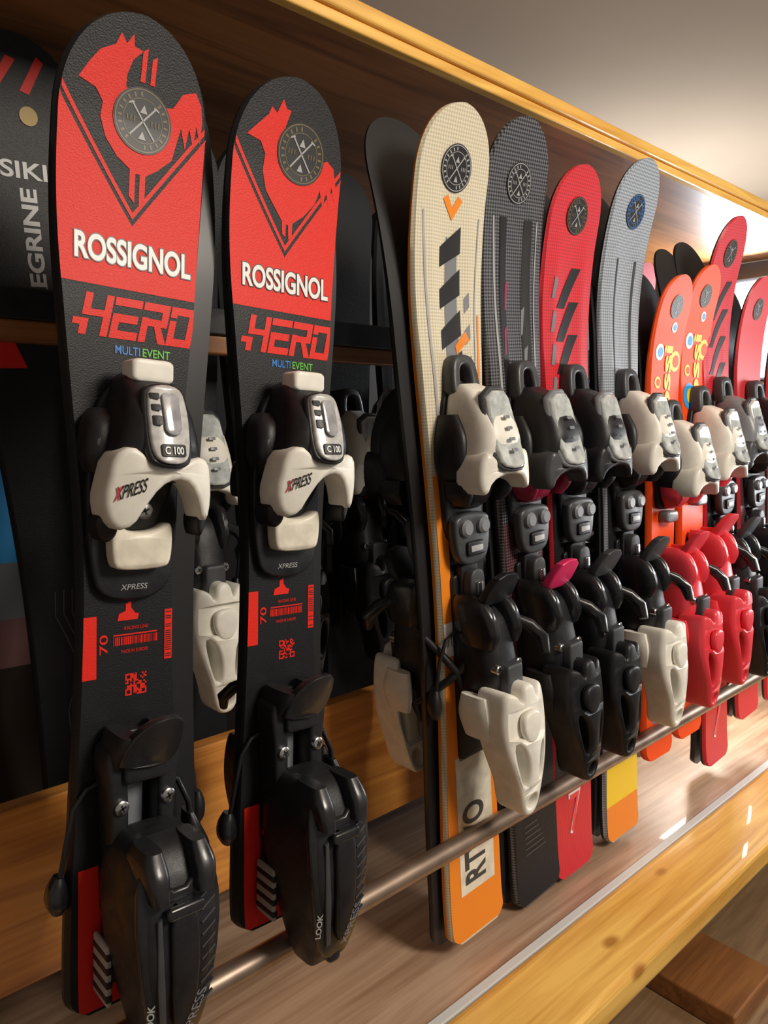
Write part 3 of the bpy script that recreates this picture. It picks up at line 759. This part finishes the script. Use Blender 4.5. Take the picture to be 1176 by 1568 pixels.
# second row
def gr2(sk, mb):
    sk.body(mb, 'topblack', 'topblack'); L = sk.L*1000
    sk.text(mb, 'PEREGRINE', -2, 13, L-258, L-128, 'lgrey', .0006, bold=.03, rot=90)
    sk.text(mb, 'VSIKI', -34, 24, L-120, L-105, 'lgrey', .0006, bold=.02)
    sk.mpoly(mb, circ(12, L-66, 8), 'goldm', .0008)
    sk.mpoly(mb, [(-34,L-26),(-14,L-50),(4,L-22),(-4,L-20),(-14,L-38),(-24,L-24)], 'red')
    sk.mpoly(mb, [(-30,L-60),(-22,L-24),(-16,L-24),(-24,L-62)], 'red')
    sk.mpoly(mb, [(6,L-46),(22,L-16),(28,L-20),(14,L-48)], 'red')
    sk.mpoly(mb, [(-52,L-290),(-14,L-290),(-24,L-262),(-52,L-272)], 'red')
    for i in range(14):
        a = math.sin(i*1.3)*8
        for o in (-10, -2, 6): sk.line(mb, (o+a, 60+i*24), (o+math.sin((i+1)*1.3)*8, 84+i*24), 1.2, 'dgrey')
def gr2b(sk, mb):
    sk.body(mb, 'topblack', 'dgrey'); L = sk.L*1000
    sk.mpoly(mb, [(-30,L-320),(-24,L-320),(-34,L-100),(-38,L-100)], 'dgrey')
    sk.mpoly(mb, [(-10,260),(12,260),(12,285),(-10,285)], 'white', .0006)
    sk.mpoly(mb, [(-8,345),(10,345),(10,372),(-8,372)], 'yellow', .0006)
R2 = gski(.90, gr2, ws=.060, ww=.042, wt=.05, R=.02)
R2b = gski(.80, gr2b, ws=.052, ww=.037, wt=.044, R=.02)
std('alpine_ski', R2, .90, .264, -.555, .216, .332, None, None, ty=.722, py=.75)
tks = [BL, WH, BL, WRS, WH, BL, BM, WH, BL, WRS]
hks = [('black', 'dgrey'), ('pwhite', 'black'), ('black', 'maroon'), ('black', 'dgrey'), ('pwhite', 'black'), ('black', 'pink'), ('black', 'dgrey'), ('pwhite', 'black'), ('black', 'dgrey'), ('predp', 'predp')]
for i in range(1, 10):
    x = .245+i*.115
    m = B10 if i in (7, 9) else R2b
    std('alpine_ski', m, .72 if i in (7, 9) else .80, x, -.50, x+random.uniform(-.012, .012), .30+random.uniform(-.03, .015),
        tks[i], hks[i], ty=.722, py=.745, jawz=-.06+random.uniform(-.02, .01), cupz=-.30)
# mates of the second row, standing behind it
for i in range(1, 10):
    x = .262+i*.115
    std('alpine_ski', BP, .80, x, -.50, x-.01, .27+random.uniform(-.04, .02), BL, ('black', 'dgrey'), ty=.727, py=.75, flip=True)

# ------------------------------------------------------------ furniture / room
def box(name, x0, x1, y0, y1, z0, z1, mat, bev=.002):
    me = bpy.data.meshes.new(name); bm = bmesh.new()
    bmesh.ops.create_cube(bm, size=1)
    for v in bm.verts:
        v.co = Vector(((x0+x1)/2+v.co.x*(x1-x0), (y0+y1)/2+v.co.y*(y1-y0), (z0+z1)/2+H+v.co.z*(z1-z0)))
    if bev: bmesh.ops.bevel(bm, geom=bm.edges[:], offset=bev, segments=3, affect='EDGES', profile=.5)
    bm.to_mesh(me); bm.free(); me.materials.append(M[mat])
    o = bpy.data.objects.new(name, me); link(o); return o
box('upper_shelf_board', -.8, 1.75, .553, 1.05, .347, .365, 'brown')
box('trim_1', -.8, 1.75, .541, .553, .342, .3525, 'pinelip', .002)
box('trim_2', -.8, 1.75, .538, .551, .3535, .368, 'pinelip', .003)
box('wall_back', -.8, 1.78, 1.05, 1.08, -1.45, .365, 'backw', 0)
box('rack_crossbar', -.8, 1.75, .655, .672, .062, .080, 'brown')
box('rack_bar_black', -.8, 1.75, .652, .672, .080, .106, 'black')
box('rack_plank', -.8, 1.75, .640, .658, -.490, -.325, 'pine')
box('shelf_deck', -.8, 1.75, .434, 1.05, -.592, -.568, 'deckw')
box('trim_3', -.8, 1.75, .4285, .4385, -.590, -.5645, 'caulk', .001)
box('shelf_front_board', -.8, 1.75, .340, .428, -.598, -.562, 'pinelip', .008)
box('lower_shelf_deck', -.8, 1.75, .30, 1.05, -1.02, -1.0, 'lowerw')
box('wood_plank', 1.14, 1.30, .42, .9, -1.0, -.96, 'brown', .004)
box('wood_plank', .86, .98, .46, .9, -1.0, -.97, 'black', .004)
box('haze_panel', 1.75, 1.78, .33, 1.05, -1.45, .345, 'panel')  # added blue-grey panel, catches light in place of the haze at this end
box('floor', -2, 4.3, -2, 3.5, -1.47, -1.45, 'floor', 0)
box('ceiling', -2, 4.3, -2, 3.5, .90, .92, 'plaster', 0)
box('wall_right', 4.3, 4.33, -2, 3.5, -1.45, .92, 'plaster', 0)
box('wall_far', -2, 4.3, 3.5, 3.53, -1.45, .92, 'plaster', 0)
mb = MB()
tube(mb, [(-800, 0, 0), (1750, 0, 0)], 9.5, 'tube', 24)
o = bpy.data.objects.new('metal_rail', mb.mesh('metal_rail')); link(o); o.location = (0, .460, H-.422)
mb = MB(); sk = Ski(L=.6, ws=.07, ww=.064, wt=.07, R=.01, a=.05); sk.body(mb, 'lblue', 'lblue')
sk.band(mb, .002, .30, 'backw'); sk.band(mb, .30, .36, 'rose'); sk.band(mb, .36, .43, 'silver')
place('snowboard', .6, (.195, .90, -.567), (.210, .92, -.005), [('board', mb.mesh('snowboard'), 0)])
mb = MB()
prism(mb, rrect(-60,60,-110,110,20), 0, 16, 'panel', .003)
prism(mb, rrect(-50,50,-100,100,16), 14, 24, 'glowface', .003)
o = bpy.data.objects.new('wall_lamp', mb.mesh('wall_lamp')); link(o); o.location = (1.748, .70, H+.2); o.rotation_euler = (0, 0, math.radians(-90))  # added glowing fixture, stands in for the hazy glow at the rack end

# ------------------------------------------------------------ lights
def area(name, loc, tgt, sx, sy, pw, col=(1, 1, 1)):
    l = bpy.data.lights.new(name, 'AREA'); l.shape = 'RECTANGLE'; l.size = sx; l.size_y = sy; l.energy = pw; l.color = col
    o = bpy.data.objects.new(name, l); link(o); a = Vector(loc)+Vector((0, 0, H)); b = Vector(tgt)+Vector((0, 0, H))
    o.location = a; o.rotation_euler = (b-a).to_track_quat('-Z', 'Y').to_euler()
area('ceiling_lamp', (.8, -.85, .75), (.5, .5, -.15), .45, .45, 25, (1, .91, .79))
area('lamp_side', (1.72, .15, -.1), (.8, .5, -.4), .3, .4, 5.5, (.95, .97, 1))
area('rack_end_fill', (1.70, .70, .2), (.8, .72, .1), .12, .22, 7, (.85, .93, 1))  # added fill inside the rack, brightens back wall and second row
area('deck_fill', (1.45, .62, -.30), (.95, .5, -.57), .25, .1, 3.5, (1, .95, .85))  # added fill with no fixture, brightens the deck
area('ceiling_fill', (2.7, 1.5, .1), (2.7, 1.4, 1.2), .6, .6, 12, (1, .94, .86))  # added uplight hidden behind the back wall, brightens the ceiling
w = bpy.data.worlds.new('World'); scn.world = w; w.use_nodes = True
w.node_tree.nodes['Background'].inputs[0].default_value = (1, .88, .76, 1); w.node_tree.nodes['Background'].inputs[1].default_value = .2

cam = bpy.data.cameras.new('Camera'); co = bpy.data.objects.new('Camera', cam); link(co)
co.location = (0, 0, H); co.rotation_euler = (math.radians(90-7.26), 0, math.radians(-42))
cam.sensor_fit = 'VERTICAL'; cam.sensor_height = 36; cam.lens = 25.9; cam.clip_start = .01
scn.camera = co
